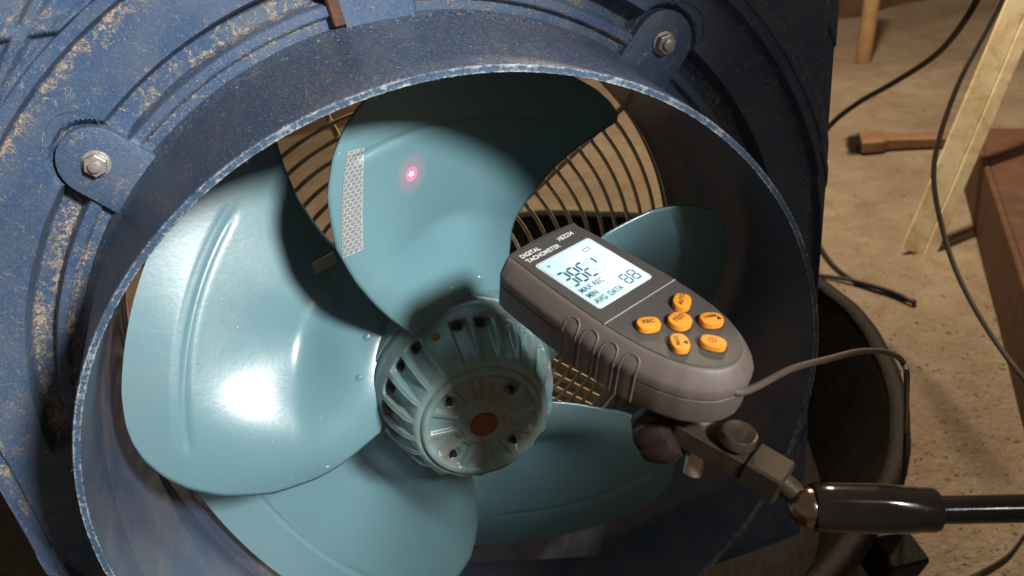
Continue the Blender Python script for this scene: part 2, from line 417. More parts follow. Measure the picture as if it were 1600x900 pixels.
# shroud wall: outer skin from the panel fillet up to the cut rim, inner skin back to the grille
NS = 900
def rag(i, s): return pnoise(i * .31, s, s) * .5 + pnoise(i * 1.9, s * 2, s) * .5
sv = []; prof_n = 0
for i in range(NS):
    t = 2 * pi * i / NS; w = .0006 * pnoise(3 * t, 1, 2); zr = .1108 + .0004 * rag(i, 1)
    pr = [(.2475, -.004), (.2462, -.0005), (.2440, .0032), (.2424, .009), (.2405, .035), (.2380, .075), (.2357 + w, zr - .0006),
          (.2350 + w, zr - .0001)]
    for r, z in pr: sv.append((r * cos(t), r * sin(t), z))
shroud = obj('shroud', sv, grid_faces(NS, 8, True), M_SHROUD, housing)
iv = []
for i in range(NS):
    t = 2 * pi * i / NS; w = .0006 * pnoise(3 * t, 1, 2); zr = .1108 + .0004 * rag(i, 1)
    for r, z in [(.2314 + w, zr - .0002), (.2314 + w, zr - .003), (.2312, .06), (.2312, .0), (.2318, -.06), (.2322, -.112), (.240, -.1125), (.300, -.1125)]:
        iv.append((r * cos(t), r * sin(t), z))
obj('inner_wall', iv, grid_faces(NS, 8, True), M_INNER, shroud)
rv = []
for i in range(NS):
    t = 2 * pi * i / NS; w = .0006 * pnoise(3 * t, 1, 2); zr = .1108 + .0004 * rag(i, 1)
    for k, r in enumerate((.2355, .2351, .2343, .2333, .2323, .2317, .2313)):
        edge = (k in (1, 5)); ex = abs(rag(i * 1.7, 3 + k)) * (.0010 if edge else .0003)
        rr = r + w + (rag(i * 2.3, 9 + k) * .0004 if edge else 0)
        rv.append((rr * cos(t), rr * sin(t), zr + (-.0012 if k in (0, 6) else .0002 + ex)))
cr = obj('cut_rim', rv, grid_faces(NS, 7, True), M_CUT, shroud)
at = cr.data.attributes.new('scraped', 'FLOAT', 'POINT'); at.data.foreach_set('value', [(.0, 1., .25, 0., .25, 1., .0)[k % 7] * (.55 + .6 * abs(rag(k // 7 * .6, 5))) for k in range(NS * 7)])
bv, bf = [], []
for k in range(46):      # loose plastic burrs left by the saw on both edges of the rim
    t = rng.uniform(0, 2 * pi); r = random.choice((.2314, .2353)) + rng.uniform(-.0003, .0003); L = rng.uniform(.0006, .0022) * (1 if rng.random() > .10 else 1.9)
    p = np.array([r * cos(t), r * sin(t), .1108]); d = np.array([-sin(t), cos(t), 0]) * rng.normal(0, .5) + np.array([cos(t), sin(t), 0]) * (1 if r > .233 else -1) * rng.uniform(.2, 1) + np.array([0, 0, rng.normal(.25, .4)])
    d /= np.linalg.norm(d); w = rng.uniform(.00010, .00026)
    a = tube([p, p + d * L * .5 + rng.normal(0, .0003, 3), p + d * L], [w, w * .8, w * .2], 5); o = len(bv); bv += a[0]; bf += [tuple(q + o for q in g) for g in a[1]]
bu = obj('saw_burrs', bv, bf, M_CUT, shroud); bu['kind'] = 'stuff'
# lugs with bolts
def ngon(n, r, ph=0): return [(r * cos(2 * pi * k / n + ph), r * sin(2 * pi * k / n + ph)) for k in range(n)]
for li, l in enumerate(LUGS):
    a = radians(l); er = np.array([cos(a), sin(a)]); et = np.array([-sin(a), cos(a)])
    pts = [(.2415, -.0215), (.2415, .0215)] + [(.269 + .0212 * sin(q), .0212 * cos(q)) for q in np.linspace(0, pi, 15)]
    poly = [er * u + et * v for u, v in pts]
    lug = obj('lug', *prism(poly, -.016, .0012, .0009), M_BLUE, housing); at = lug.data.attributes.new('dirt', 'FLOAT', 'POINT'); at.data.foreach_set('value', [.16] * len(lug.data.vertices))
    c = er * .2685
    rot_ = random.random()
    def at_c(m): return [(x + c[0], y + c[1], z) for x, y, z in m[0]], m[1]
    obj('washer', *at_c(prism(ngon(32, .0080), .0010, .0026, .0003)), M_STEEL, lug)
    obj('nut', *at_c(prism(ngon(6, .0068, rot_), .0026, .0074, .0008)), M_STEEL, lug, smooth=False)
    obj('bolt_end', *at_c(prism(ngon(24, .0036), .006, .0100, .0007)), M_STEEL, lug)
# old mould marks beside the lug: a faint raised line, and the crescent of a second pocket
for l in LUGS[:2]:
    a = radians(l); er = np.array([cos(a), sin(a)]); et = np.array([-sin(a), cos(a)])
    pts = []
    for u, v in [(.2755, -.0195), (.283, -.0235), (.2905, -.0215), (.2985, -.012), (.2985, .001), (.2935, .012)]:
        q = er * u + et * v; pts.append((q[0], q[1], .0003))
    obj('mould_line', *tube(spline(pts, 8), .00032, 6), M_CUT, housing)
for th_ in (96.0,):
    a = radians(th_); er = np.array([cos(a), sin(a), 0]); et = np.array([-sin(a), cos(a), 0])
    obj('rusty_clip', *boxbar(er * .2475 + et * .0035 + np.array([0, 0, -.004]), er * .2765 + et * .0035 + np.array([0, 0, -.004]), (0, 0, 1), .0075, .0095, .0012), M_RUST, housing)['label'] = 'rust-brown clip at the end of the groove'
# end
# rear grille: concentric wires, spokes and the straight cross wires low on the right
ZG = -.103
grille = obj('rear_grille', *tube([(.2345 * cos(t), .2345 * sin(t), ZG) for t in np.linspace(0, 2 * pi, 120, endpoint=False)], .0032, 8, closed=True), M_WIRE, housing)
rr = .066
while rr < .229:
    obj('wire', *tube([(rr * cos(t), rr * sin(t), ZG - .0004 * (rr * 1000 % 3)) for t in np.linspace(0, 2 * pi, 110, endpoint=False)], .00175, 7, closed=True), M_WIRE, grille); rr += .0128
for k in range(5):
    t = radians(33 + 72 * k); obj('spoke', *tube([(q * cos(t), q * sin(t), ZG - .0042) for q in (.05, .236)], .0026, 8), M_WIRE, grille)
d0 = px(866, 565, 2, ZG - .007); d1 = px(1010, 640, 2, ZG - .007); dv = (d1 - d0); dv /= np.linalg.norm(dv); nv = np.array([-dv[1], dv[0], 0])
for k in range(-7, 6):
    pts = []
    for q in np.linspace(-.2, .3, 60):
        p = d0 + dv * q + nv * k * .0118
        if .06 < hypot(p[0], p[1]) < .231 and p[0] > .03 and p[1] < .0: pts.append(p)
    if len(pts) > 3: obj('cross_wire', *tube([pts[0], pts[-1]], .0026, 7), M_WIRE, grille)

# ------------------------------------------------------------------ fan rotor
rotor = empty('fan_rotor', (0, 0, -.06), 'teal five-bladed fan rotor with vented round motor hub', 'fan')
ZP = np.polyfit(np.radians([34, 45, 60, 75, 90, 105, 122]), [-.0405, -.035, -.0175, .0085, .034, .049, .0555], 3)
def blade_z(r, thd):
    z = float(np.polyval(ZP, radians(thd)))
    z += .26 * (min(max(r, .115), .19) - .19) * math.exp(-((thd - 87) / 17.0) ** 2) * sm(.066, .118, r)
    w = sm(.060, .112, r); z = z * w + (1 - w) * (.024 + .42 * z)
    # pressed stiffening bead along the tip
    mid = .1875 + .001 * sin(radians(thd * 3)); L = sm(57, 62, thd) * (1 - sm(101, 104.5, thd))
    z += -.0020 * L * (1 - sm(.0, .0065, abs(r - mid))) ** 1.0
    z += .0014 * L * (1 - sm(.0, .0030, abs(r - mid - .0012)))
    return z
RN = [.060, .066, .075, .085, .10, .12, .146, .175, .190, .200, .208, .2125, .2152, .2168]
TN = [117, 118, 119.3, 120, 120.2, 119.6, 117.2, 111.8, 107.6, 104.0, 100.3, 97.2, 94, 89]
RF = [.060, .070, .085, .10, .118, .132, .16, .18, .195, .205, .210, .2135, .2155, .2168]
TF = [44, 47, 49.5, 50.8, 51, 50.4, 48, 45.3, 43, 41.6, 41.6, 43, 45.5, 50]
OFFS = [-1.2, 3.0, 0.0, 0.0, -3.0]
NB, MB_ = 64, 84
def blade_mesh(k):
    v = []; base = radians(72 * k)
    rs = [.060 + (.2168 - .060) * (1 - (1 - j / (MB_ - 1)) ** 1.7) for j in range(MB_)]
    for i in range(NB):
        s = i / (NB - 1)
        for r in rs:
            tn = np.interp(r, RN, TN) + OFFS[k] * sm(.05, .12, r); tf = np.interp(r, RF, TF)
            td = tf + (tn - tf) * s; t = radians(td) + base
            r2 = r + .0034 * sm(.165, .214, r); v.append((r2 * cos(t), r2 * sin(t), blade_z(r2, td)))
    return v, grid_faces(NB, MB_)
blades = []
for k in range(5):
    b = obj('blade', *blade_mesh(k), M_TEAL, rotor, angle='full')
    mo = b.modifiers.new('thickness', 'SOLIDIFY'); mo.thickness = .0017; mo.offset = 0
    blades.append(b)
def blade_xyz(r, thd, k, off=0.): t = radians(thd + 72 * k); return (r * cos(t), r * sin(t), blade_z(r, thd) + off)
def hit_blade(x, y, k):
    d = M @ np.array([(x - 800) / F, -(y - 450) / F, -1.0]); z = 0.
    for _ in range(80):
        t = (z - C[2]) / d[2]; q = C + t * d; th = (degrees(atan2(q[1], q[0])) - 72 * k) % 360
        z = .5 * z + .5 * blade_z(hypot(q[0], q[1]), th)
    return q
# rivets and weld pads at each root
for k in range(5):
    for (r, td) in ((.0735, 70), (.0740, 88)):
        c = blade_xyz(r, td, k); v, f = [], []
        for j, (q, h) in enumerate(((.0034, -.001), (.0030, .0007), (.0020, .0013), (.0010, .0015))):
            for a in range(12): v.append((c[0] + q * cos(a * pi / 6), c[1] + q * sin(a * pi / 6), c[2] + h))
        f = [(j * 12 + a, j * 12 + (a + 1) % 12, (j + 1) * 12 + (a + 1) % 12, (j + 1) * 12 + a) for j in range(3) for a in range(12)] + [tuple(36 + a for a in range(12))]
        obj('rivet', v, f, M_TEAL, blades[k])
# reflective honeycomb tape near the leading edge of the top blade
Q = [hit_blade(*p, 0)[:2] for p in ((542, 236), (569, 230), (567, 388), (535, 402))]
def tape_pt(u, v, off):
    a = np.array(Q[0]) * (1 - u) + np.array(Q[1]) * u; b = np.array(Q[3]) * (1 - u) + np.array(Q[2]) * u; p = a * (1 - v) + b * v; p = p + (np.array(Q[0]) - np.array(Q[1])) * .16 * 4 * v * (1 - v) * (1 - .6 * u)
    return (p[0], p[1], blade_z(hypot(*p), degrees(atan2(p[1], p[0])) % 360) + off)
tv = [tape_pt(i / 8, j / 30, .00135) for i in range(9) for j in range(31)]; tf_ = grid_faces(9, 31); mi = [0] * len(tf_)
wid = np.linalg.norm(Q[1] - Q[0]); lng = np.linalg.norm(Q[3] - Q[0]); hs = wid / 7.2
row = 0; yy = hs * .4
while yy < lng:
    xx = (0 if row % 2 else hs * .98) - hs
    while xx < wid + hs:
        pts = []
        for a in range(6):
            X_ = xx + hs * .93 * cos(pi / 6 + a * pi / 3); Y_ = yy + hs * .93 * sin(pi / 6 + a * pi / 3)
            pts.append((min(max(X_ / wid, .03), .97), min(max(Y_ / lng, .006), .994)))
        if len(set((round(a, 3), round(b, 3)) for a, b in pts)) >= 5 and max(p[0] for p in pts) - min(p[0] for p in pts) > .06:
            o = len(tv); tv += [tape_pt(u, v, .00150) for u, v in pts]; tf_.append(tuple(o + a for a in range(6))); mi.append(1)
        xx += hs * 1.96
    yy += hs * 1.70; row += 1
M_TAPEW = simple('reflective_tape_grid', (.40, .42, .42), .45, 0., (.33, .35, .35), 300, .05)
M_TAPEC = simple('reflective_tape_cell', (.25, .28, .29), .30, .35, (.31, .34, .35), 700, .05)
tape = obj('reflective_tape', tv, tf_, [M_TAPEW, M_TAPEC], blades[0], smooth=False); tape.data.polygons.foreach_set('material_index', mi)
tape['label'] = 'silver honeycomb reflective tape strip'
# scrap of grey tape on the trailing edge of the left blade
g0 = hit_blade(490, 417, 1); g1 = hit_blade(523, 399, 1)
obj('tape_scrap', *boxbar((g0[0], g0[1], g0[2] + .003), (g1[0], g1[1], g1[2] + .003), (0, 0, 1), .0085, .0006, .0001), M_TAPE, blades[1])['label'] = 'small grey tape scrap on the rear edge'
# hub: flange, vented bell, front plate
obj('hub_flange', *lathe([(.040, .008), (.0655, .008), (.0660, .010), (.0660, .0285), (.0656, .0300), (.0645, .0305), (.0640, .0310), (.0638, .0335), (.0645, .0342), (.0645, .0392), (.0640, .0405), (.0630, .0425)], 120), M_TEALHUB, rotor)
obj('motor_body', *lathe([(.0, -.096), (.050, -.096), (.054, -.092), (.056, -.04), (.060, .0), (.060, .012)], 72), M_TEALHUB, rotor)
NV, NA, NR = 22, 24, 46
bvv = []
for i in range(NV * NA):
    t = 2 * pi * i / (NV * NA); a = (i % NA) / NA - .5
    solid = (i // NA) in (6, 17)       # one rib position carries a screw instead of a slot
    for j in range(NR):
        q = j / (NR - 1); rho = .0632 - (.0632 - .0415) * q
        z = .0425 + .0415 * sin(min(1, q * 1.02) * pi / 2) ** .92
        drop = 0.
        if not solid:
            w = sm(-.44, -.27, a) * (1 - sm(.30, .37, a))
            drop += .0068 * w * sm(.10, .16, q) * (1 - sm(.24, .88, q)) 
            hole = (a / .23) ** 2 + ((q - .175) / .062) ** 2
            drop += .011 * (1 - sm(.6, 1.15, hole))
            drop -= .0011 * (1 - sm(.0, .09, abs(a + .46))) * sm(.14, .25, q) * (1 - sm(.6, .8, q))
        nr, nz = .55, .83
        bvv.append(((rho - nr * drop) * cos(t), (rho - nr * drop) * sin(t), z - nz * drop))
bell = obj('motor_bell', bvv, grid_faces(NV * NA, NR, True), M_TEALHUB, rotor, angle='full')
# rusty screw on the bell
sa = 2 * pi * (6.5 + 10 * 0 - 3) / 20
for idx in (6, 17):
    t = 2 * pi * (idx + .5) / NV; nrm = Vector((cos(t) * .62, sin(t) * .62, .78)); p = Vector((.0588 * cos(t), .0588 * sin(t), .0585))
    obj('screw', *tube([p - nrm * .002, p + nrm * .0006, p + nrm * .0011], [.0030, .0030, .0022], 18), M_BRASS, bell)
NPA, NPR = 12 * 20, 44; pv = []
for i in range(NPA):
    t = 2 * pi * i / NPA; a = (i % 20) / 20 - .5
    for j in range(NPR):
        rho = .0425 * (1 - j / (NPR - 1)); z = .0872
        z += -.0045 * sm(.0395, .0425, rho) ** 2 - .0012 * (1 - sm(.0355, .0375, rho)) 
        pet = (1 - sm(.30, .40, abs(a))) * sm(.0180, .0200, rho) * (1 - sm(.0345, .0368, rho)); z -= .0024 * pet
        z += .0022 * (1 - sm(.0140, .0162, rho)) - .0010 * (1 - sm(.0085, .0095, rho))
        for k in range(4):
            h = radians(40 + 90 * k); d = hypot(rho * cos(t) - .0295 * cos(h), rho * sin(t) - .0295 * sin(h)); z += -.0016 * (1 - sm(.0036, .0048, d)) 
        pv.append((rho * cos(t), rho * sin(t), z))
plate = obj('front_plate', pv, grid_faces(NPA, NPR, True), M_TEALHUB, rotor, angle='full')
for k in range(4):
    h = radians(40 + 90 * k); c = (.0295 * cos(h), .0295 * sin(h)); v, f = prism([(x + c[0], y + c[1]) for x, y in ngon(16, .0019)], .0800, .0862)
    obj('bolt_hole', v, f, M_HOLE, plate)
obj('shaft_end', *prism(ngon(28, .0086), .080, .0893, .0006), M_REDCAP, plate)

# ------------------------------------------------------------------ digital tachometer
TW = np.array([[0.89983259, -0.41925612, 0.12052225], [-0.0201118, 0.23611389, 0.97151724], [-0.43577153, -0.87662679, 0.20403098]]); TP = np.array([0.05476182, 0.13595947, 0.16722141])
a_, b2, c2 = V(TW[:, 0]), V(TW[:, 1]), V(TW[:, 2]); p_ = V(TP)
TM = Matrix(((a_.x, b2.x, c2.x, p_.x), (a_.y, b2.y, c2.y, p_.y), (a_.z, b2.z, c2.z, p_.z), (0, 0, 0, 1)))
tach = empty('digital_tachometer', None, 'grey handheld digital tachometer with lit screen and orange buttons', 'tachometer', mat=TM)
def tl(p): return TP + TW @ np.array(p)
def tobj(name, m, mat, parent=tach, smooth=True, angle=None): return obj(name, m[0], m[1], mat, parent, smooth, conv=False, local=True, angle=angle)
def halfw(y):       # full half width of the case at y (metres, nose = +)
    return np.interp(y, [-.0925, -.0915, -.0885, -.084, -.077, -.067, -.055, -.042, -.025, 0, .02, .032, .036, .0385, .0395], [.0, .0065, .0135, .0188, .0243, .0288, .0318, .0335, .0343, .0338, .0326, .0316, .0306, .0280, .0225])
def outline(ins, n=60):
    ys = np.concatenate([-.0925 + .030 * (1 - np.cos(np.linspace(0, pi / 2, 22))), np.linspace(-.060, .030, 20), np.linspace(.032, .0395, 10)])
    right = [(halfw(y), y) for y in ys]; x0 = .0005
    pts = [(x0 + w, y) for w, y in right] 
    # nose bows out slightly
    pts += [(x0 + .0225 * (1 - 2 * k / 8), .0395 + .0012 * sin(pi * k / 8)) for k in range(1, 8)]
    pts += [(x0 - w, y) for w, y in right[::-1]][:-1]
    pts = np.array(pts)
    if ins:
        c = np.array([x0, -.024]); d = pts - c
        nx = np.roll(pts, -1, 0) - np.roll(pts, 1, 0); nn = np.stack([nx[:, 1], -nx[:, 0]], 1); nn /= np.linalg.norm(nn, axis=1)[:, None] + 1e-12
        # smooth the normals so the inset does not fold at the tail and nose
        for _ in range(3): nn = (nn + np.roll(nn, 1, 0) + np.roll(nn, -1, 0)); nn /= np.linalg.norm(nn, axis=1)[:, None]
        fac = np.array([1 - .72 * sm(.022, .036, y) for y in pts[:, 1]]); pts = pts - nn * ins * np.stack([np.ones(len(pts)), fac], 1)
    return pts
def loft(levels):
    v = []; f = []; n = len(outline(0))
    for z, ins in levels:
        for p in outline(ins): v.append((p[0], p[1], z))
    for i in range(len(levels) - 1):
        for k in range(n): f.append((i * n + k, i * n + (k + 1) % n, (i + 1) * n + (k + 1) % n, (i + 1) * n + k))
    h = n // 2
    for b0 in (0, (len(levels) - 1) * n):
        for k in range(h): f.append((b0 + k, b0 + k + 1, b0 + (n - k - 2) % n, b0 + (n - k - 1) % n) if k + 1 < n - k - 2 else (b0 + k, b0 + k + 1, b0 + (n - k - 1) % n)) if k + 1 < n - k - 1 else None
    return v, f
upper = tobj('upper_case', loft([(-.0142, .0010), (-.0139, .0002), (-.0100, .0), (-.0080, .0008), (-.0020, .0052), (-.0010, .0061), (-.0006, .0070)]), M_CASE2)
tobj('top_face', loft([(-.0030, .0078), (-.0006, .0072), (.0001, .0076), (.0002, .0084)]), M_CASE, upper)
tobj('lower_case', loft([(-.0300, .0030), (-.0290, .0012), (-.0270, .0005), (-.0150, .0003), (-.0146, .0010)]), M_CASE2)
# finger grip ridges on both long sides
for sd in (-1, 1):
    for y in (-.0165, -.0280, -.0395, -.0510):
        w = .0042
        def sp(y_, z):
            ins = np.interp(z, [-.030, -.0146, -.010, -.008, -.002], [.0005, .0003, .0, .0008, .0052]); return (.0005 + sd * (halfw(y_) - ins + .0001), y_, z)
        path = [sp(y - w, z) for z in np.linspace(-.0285, -.0075, 7)] + [sp(y + w * q, zz) for q, zz in ((-.85, -.0052), (-.45, -.0040), (0, -.0036), (.45, -.0040), (.85, -.0052))] + [sp(y + w, z) for z in np.linspace(-.0075, -.0285, 7)]
        gr = tobj('grip_ridge', tube(path, .00050, 7), M_CASE2)
        vs = []; 
        for z in np.linspace(-.028, -.0055, 9):
            for q in np.linspace(-.9, .9, 5):
                s = sp(y + w * q, z); vs.append((s[0] + sd * .0004 * (1 - q * q), s[1], s[2]))
        tobj('grip_pad', (vs, grid_faces(9, 5)), M_CASE2, gr)
# screen
def rrect(x0, x1, y0, y1, r, n=6):
    pts = []
    for cx, cy, a0 in ((x1 - r, y1 - r, 0), (x0 + r, y1 - r, pi / 2), (x0 + r, y0 + r, pi), (x1 - r, y0 + r, 3 * pi / 2)):
        for k in range(n): a = a0 + pi / 2 * k / (n - 1); pts.append((cx + r * cos(a), cy + r * sin(a)))
    return pts
tobj('screen_frame', prism(rrect(-.0203, .0203, -.0222, .0222, .002), -.002, .0006, .0003), M_FRAME)
screen = tobj('screen', prism(rrect(-.0192, .0192, -.0211, .0211, .0015), -.001, .00085), M_LCD, smooth=False)
ZS = .00100
def quad_strip(a, b, w):
    a, b = np.array(a), np.array(b); d = (b - a) / np.linalg.norm(b - a); n = np.array([-d[1], d[0]]) * w / 2; e = d * w / 2
    return [tuple(a), tuple(a + e + n), tuple(b - e + n), tuple(b), tuple(b - e - n), tuple(a + e - n)]
def seg7(x, y, w, h, lw, on, ghost=''):
    """x,y = bottom left"""
    g = lw * .28
    P = {'a': ((x + g, y + h), (x + w - g, y + h)), 'b': ((x + w, y + h - g), (x + w, y + h / 2 + g)), 'c': ((x + w, y + h / 2 - g), (x + w, y + g)), 'd': ((x + g, y), (x + w - g, y)), 'e': ((x, y + h / 2 - g), (x, y + g)), 'f': ((x, y + h - g), (x, y + h / 2 + g)), 'g': ((x + g, y + h / 2), (x + w - g, y + h / 2))}
    for s, (a, b) in P.items():
        if s in on or s in ghost:
            poly = quad_strip(a, b, lw); tobj('segment', prism(poly, ZS - .0001, ZS + .00008), M_SEG if s in on else M_GHOST, screen, smooth=False)
mm_ = .001
seg7(-17.6 * mm_, -3.2 * mm_, 4.3 * mm_, 12 * mm_, 1.3 * mm_, 'abgcd', '')
seg7(-11.2 * mm_, -3.2 * mm_, 4.6 * mm_, 12 * mm_, 1.3 * mm_, 'abcdefg')
seg7(-4.4 * mm_, -3.2 * mm_, 4.6 * mm_, 12 * mm_, 1.3 * mm_, 'adefg', 'bc')
seg7(2.2 * mm_, -3.2 * mm_, 4.4 * mm_, 12 * mm_, 1.3 * mm_, 'b', 'afegcd')
seg7(8.9 * mm_, -3.2 * mm_, 4.4 * mm_, 12 * mm_, 1.3 * mm_, '', 'abf')
seg7(5.6 * mm_, -18.6 * mm_, 3.9 * mm_, 7.2 * mm_, .85 * mm_, 'abcdefg')
seg7(11.4 * mm_, -18.6 * mm_, 3.9 * mm_, 7.2 * mm_, .85 * mm_, 'abcdefg')
def text(s, x, y, size, mat, parent, z, rot=0, wscale=1., center=False, name='lettering', bold=0.):
    cu = bpy.data.curves.new('t', 'FONT'); cu.body = s; cu.size = size; cu.extrude = .00006; cu.offset = bold
    if center: cu.align_x = 'CENTER'; cu.align_y = 'CENTER'
    o = bpy.data.objects.new('t', cu); COL.objects.link(o); dg = bpy.context.evaluated_depsgraph_get(); me = bpy.data.meshes.new_from_object(o.evaluated_get(dg))
    bpy.data.objects.remove(o); me.name = name; me.materials.clear(); me.materials.append(mat)
    q = bpy.data.objects.new(name, me); COL.objects.link(q); q.parent = parent; q.location = (x, y, z); q.rotation_euler = (0, 0, rot); q.scale = (wscale, 1, 1)
    return q
for s, x, y, m in (('MAX', -18.4, -9.2, M_SEG), ('REC', -8.6, -9.2, M_SEG), ('MIN', -18.4, -14.2, M_SEG), ('AUTO', -8.6, -14.4, M_GHOST), ('AVG', -18.4, -19.4, M_SEG), ('DATA', -8.6, -19.4, M_SEG)):
    text(s, x * mm_, y * mm_, 4.9 * mm_, m, screen, ZS, bold=.00006, wscale=.80 if len(s) < 4 else .74)
bt = rrect(.0085, .0128, .0137, .0155, .0003, 3)
tobj('battery_icon', merge(*[prism(quad_strip(a, b, .00035), ZS - .0001, ZS + .00008) for a, b in (((.0083, .0136), (.0083, .0156)), ((.0083, .0156), (.0127, .0156)), ((.0127, .0156), (.0127, .0136)), ((.0127, .0136), (.0083, .0136)))]), M_SEG, screen, smooth=False)
tobj('antenna_icon', merge(*[prism(quad_strip((-.0166 + i * .0004, .0168 - i * .0007), (-.0144 - i * .0004, .0168 - i * .0007), .0004), ZS - .0001, ZS + .00008) for i in range(3)]), M_SEG, screen, smooth=False)
text('rpm', -.0005, .0140, .0032, M_GHOST, screen, ZS)
ringp = [(-.0075 + .0013 * cos(q), .0152 + .0013 * sin(q)) for q in np.linspace(0, 2 * pi, 17)]
tobj('dial_icon', merge(*[prism(quad_strip(ringp[i], ringp[i + 1], .0004), ZS - .0001, ZS + .00008) for i in range(16)]), M_GHOST, screen, smooth=False)
# printing on the nose
text('DIGITAL', -.0205, .0302, .0042, M_PRINTW, tach, .0003, bold=.00005, wscale=.86)
text('TACHOMETER', -.0205, .0255, .0042, M_PRINTW, tach, .0003, bold=.00005, wscale=.86)
text('HS2234', .0060, .0293, .0044, M_PRINTW, tach, .0003, bold=.00004, wscale=.80)
tobj('seam_line', (lambda m: m)(boxbar((-.0268, -.0306, .0002), (.0275, -.0306, .0002), (0, 0, 1), .0006, .0007, .00015)), M_LINE)
tobj('laser_window', tube([(.0005, .0398, -.012), (.0005, .0415, -.012)], .0045, 20), M_BLACKGLOSS)
# buttons
def button(x, y, a, b, rot, word, trot, tx=0, ty=0, ts=.0029, pw=2.4, extra=None):
    pts = []
    for k in range(36):
        t = 2 * pi * k / 36; u = a * math.copysign(abs(cos(t)) ** (2 / pw), cos(t)); v = b * math.copysign(abs(sin(t)) ** (2 / pw), sin(t))
        pts.append((x + u * cos(rot) - v * sin(rot), y + u * sin(rot) + v * cos(rot)))
    big = [(x + (p[0] - x) * 1.11, y + (p[1] - y) * 1.13) for p in pts]
    bu = tobj('button', prism(pts, -.001, .0033, .0008), M_ORANGE)
    tobj('button_gap', prism(big, -.0004, .00042), M_SOCKET, bu, smooth=False)
    if word: text(word, x + tx, y + ty, ts, M_PRINTK, bu, .00332, rot=trot, center=True, bold=.00006)
    if extra == 'tri':
        c = np.array([x + .0026 * cos(trot + .2), y - .0022]); tri = [tuple(c + .0016 * np.array([cos(q + trot), sin(q + trot)])) for q in (pi / 2, pi / 2 + 2.1, pi / 2 - 2.1)]
        tobj('arrow_mark', prism(tri, .0032, .00340), M_PRINTK, bu, smooth=False)
    if extra == 'pow':
        rp = [(x + .0017 * cos(q), y + .0006 + .0017 * sin(q)) for q in np.linspace(0, 2 * pi, 25)]
        tobj('power_mark', merge(*[prism(quad_strip(rp[i], rp[i + 1], .00042), .0032, .00340) for i in range(24)], prism(quad_strip((x - .0001, y - .0004), (x - .0001, y + .0016), .0005), .0032, .00340)), M_PRINTK, bu, smooth=False)
button(-.0125, -.0452, .0058, .0044, radians(-28), 'REC', radians(-28), .0004, .0006, .0034)
button(.0010, -.0530, .0058, .0054, radians(0), 'TEST', radians(0), .0004, .0008, .0036, 2.2)
button(.0132, -.0450, .0058, .0044, radians(28), 'AUTO', radians(30), .0002, .0006, .0031)
button(.0132, -.0622, .0057, .0046, radians(-32), 'LASER', radians(-30), .0004, .0012, .0025, extra='tri')
button(-.0117, -.0625, .0057, .0044, radians(52), 'MAX', radians(50), -.0008, .0010, .0029, extra='tri')
button(.0004, -.0722, .0060, .0042, radians(-62), None, 0, extra='pow')
# laser beam source in the nose: a narrow red beam that lands on the top blade
dot = hit_blade(642, 271, 0); src = tl((.0005, .045, -.010))
lamp('laser_beam', 'SPOT', src, dot, 0.8, (1.0, .0, .04), spot_size=radians(16), spot_blend=1.0, shadow_soft_size=.0005)
lamp('laser_core', 'SPOT', src, dot, 230, (1.0, .34, .40), spot_size=radians(1.7), spot_blend=.35, shadow_soft_size=.0002)

lamp('laser_spill', 'SPOT', src, dot, 12.0, (1.0, .0, .04), spot_size=radians(5.6), spot_blend=1.0, shadow_soft_size=.0004)

# ------------------------------------------------------------------ stand that carries the tachometer
base = tl((0, -.055, -.031))
arm = empty('stand_arm', pd(1262, 800, .36), 'black and steel ball-jointed stand arm clamped under the tachometer', 'stand arm')
A = pd(1062, 664, .388); B = pd(1168, 722, .373); Cc = pd(1226, 757, .365); UP = TW[:, 2] * .92 + TW[:, 0] * .1
obj('clamp_bar', *boxbar(A, B, UP, .0165, .0115), M_DARKSTEEL, arm, smooth=False)
obj('joint_block', *boxbar(B + (Cc - B) * .012, Cc, UP, .0190, .0150, .0012), M_BLOCK, arm, smooth=False)
k0 = pd(1150, 692, .372); ku = Vector(UP).normalized()
kv, kf = [], []
for j, (h, q) in enumerate(((.0, .0080), (.0005, .0085), (.0055, .0085), (.0062, .0080), (.0062, .0072), (.0056, .0064), (.0056, .0))):
    s1 = ku.orthogonal().normalized(); s2 = ku.cross(s1)
    for a in range(72):
        w = q * (1 + (.012 if (a % 2 and 0 < j < 4) else 0)); t = 2 * pi * a / 72; kv.append(tuple(Vector(k0) + ku * (h + .001) + (s1 * cos(t) + s2 * sin(t)) * w))
kf = [(j * 72 + a, j * 72 + (a + 1) % 72, (j + 1) * 72 + (a + 1) % 72, (j + 1) * 72 + a) for j in range(6) for a in range(72)]
obj('thumb_screw', kv, kf, M_DARKSTEEL, arm)
# lobed plastic knob under the nose side of the case
kc = Vector(pd(1032, 676, .392)); ax = (Vector(A) - kc).normalized(); ax = Vector(M @ np.array([.62, .30, .45])).normalized(); s1 = ax.orthogonal().normalized(); s2 = ax.cross(s1); kv = []
for j, (h, q) in enumerate(((-.010, .0), (-.010, .0072), (-.0085, .0098), (-.004, .0112), (.004, .0112), (.0075, .0100), (.009, .0074), (.009, .0045), (.017, .0045))):
    for a in range(84):
        t = 2 * pi * a / 84; w = q * 1.3 * (1 + (.12 * (abs(cos(3.5 * t)) ** .8) - .07) * (1 if 1 < j < 6 else .5 if q > .006 else 0)); kv.append(tuple(kc + ax * h + (s1 * cos(t) + s2 * sin(t)) * w))
obj('lobed_knob', kv, [(j * 84 + a, j * 84 + (a + 1) % 84, (j + 1) * 84 + (a + 1) % 84, (j + 1) * 84 + a) for j in range(8) for a in range(84)], M_BAKELITE, arm)
p0 = pd(1100, 640, .385); p1 = pd(1081, 742, .392)
pdv = (p1 - p0) / np.linalg.norm(p1 - p0)
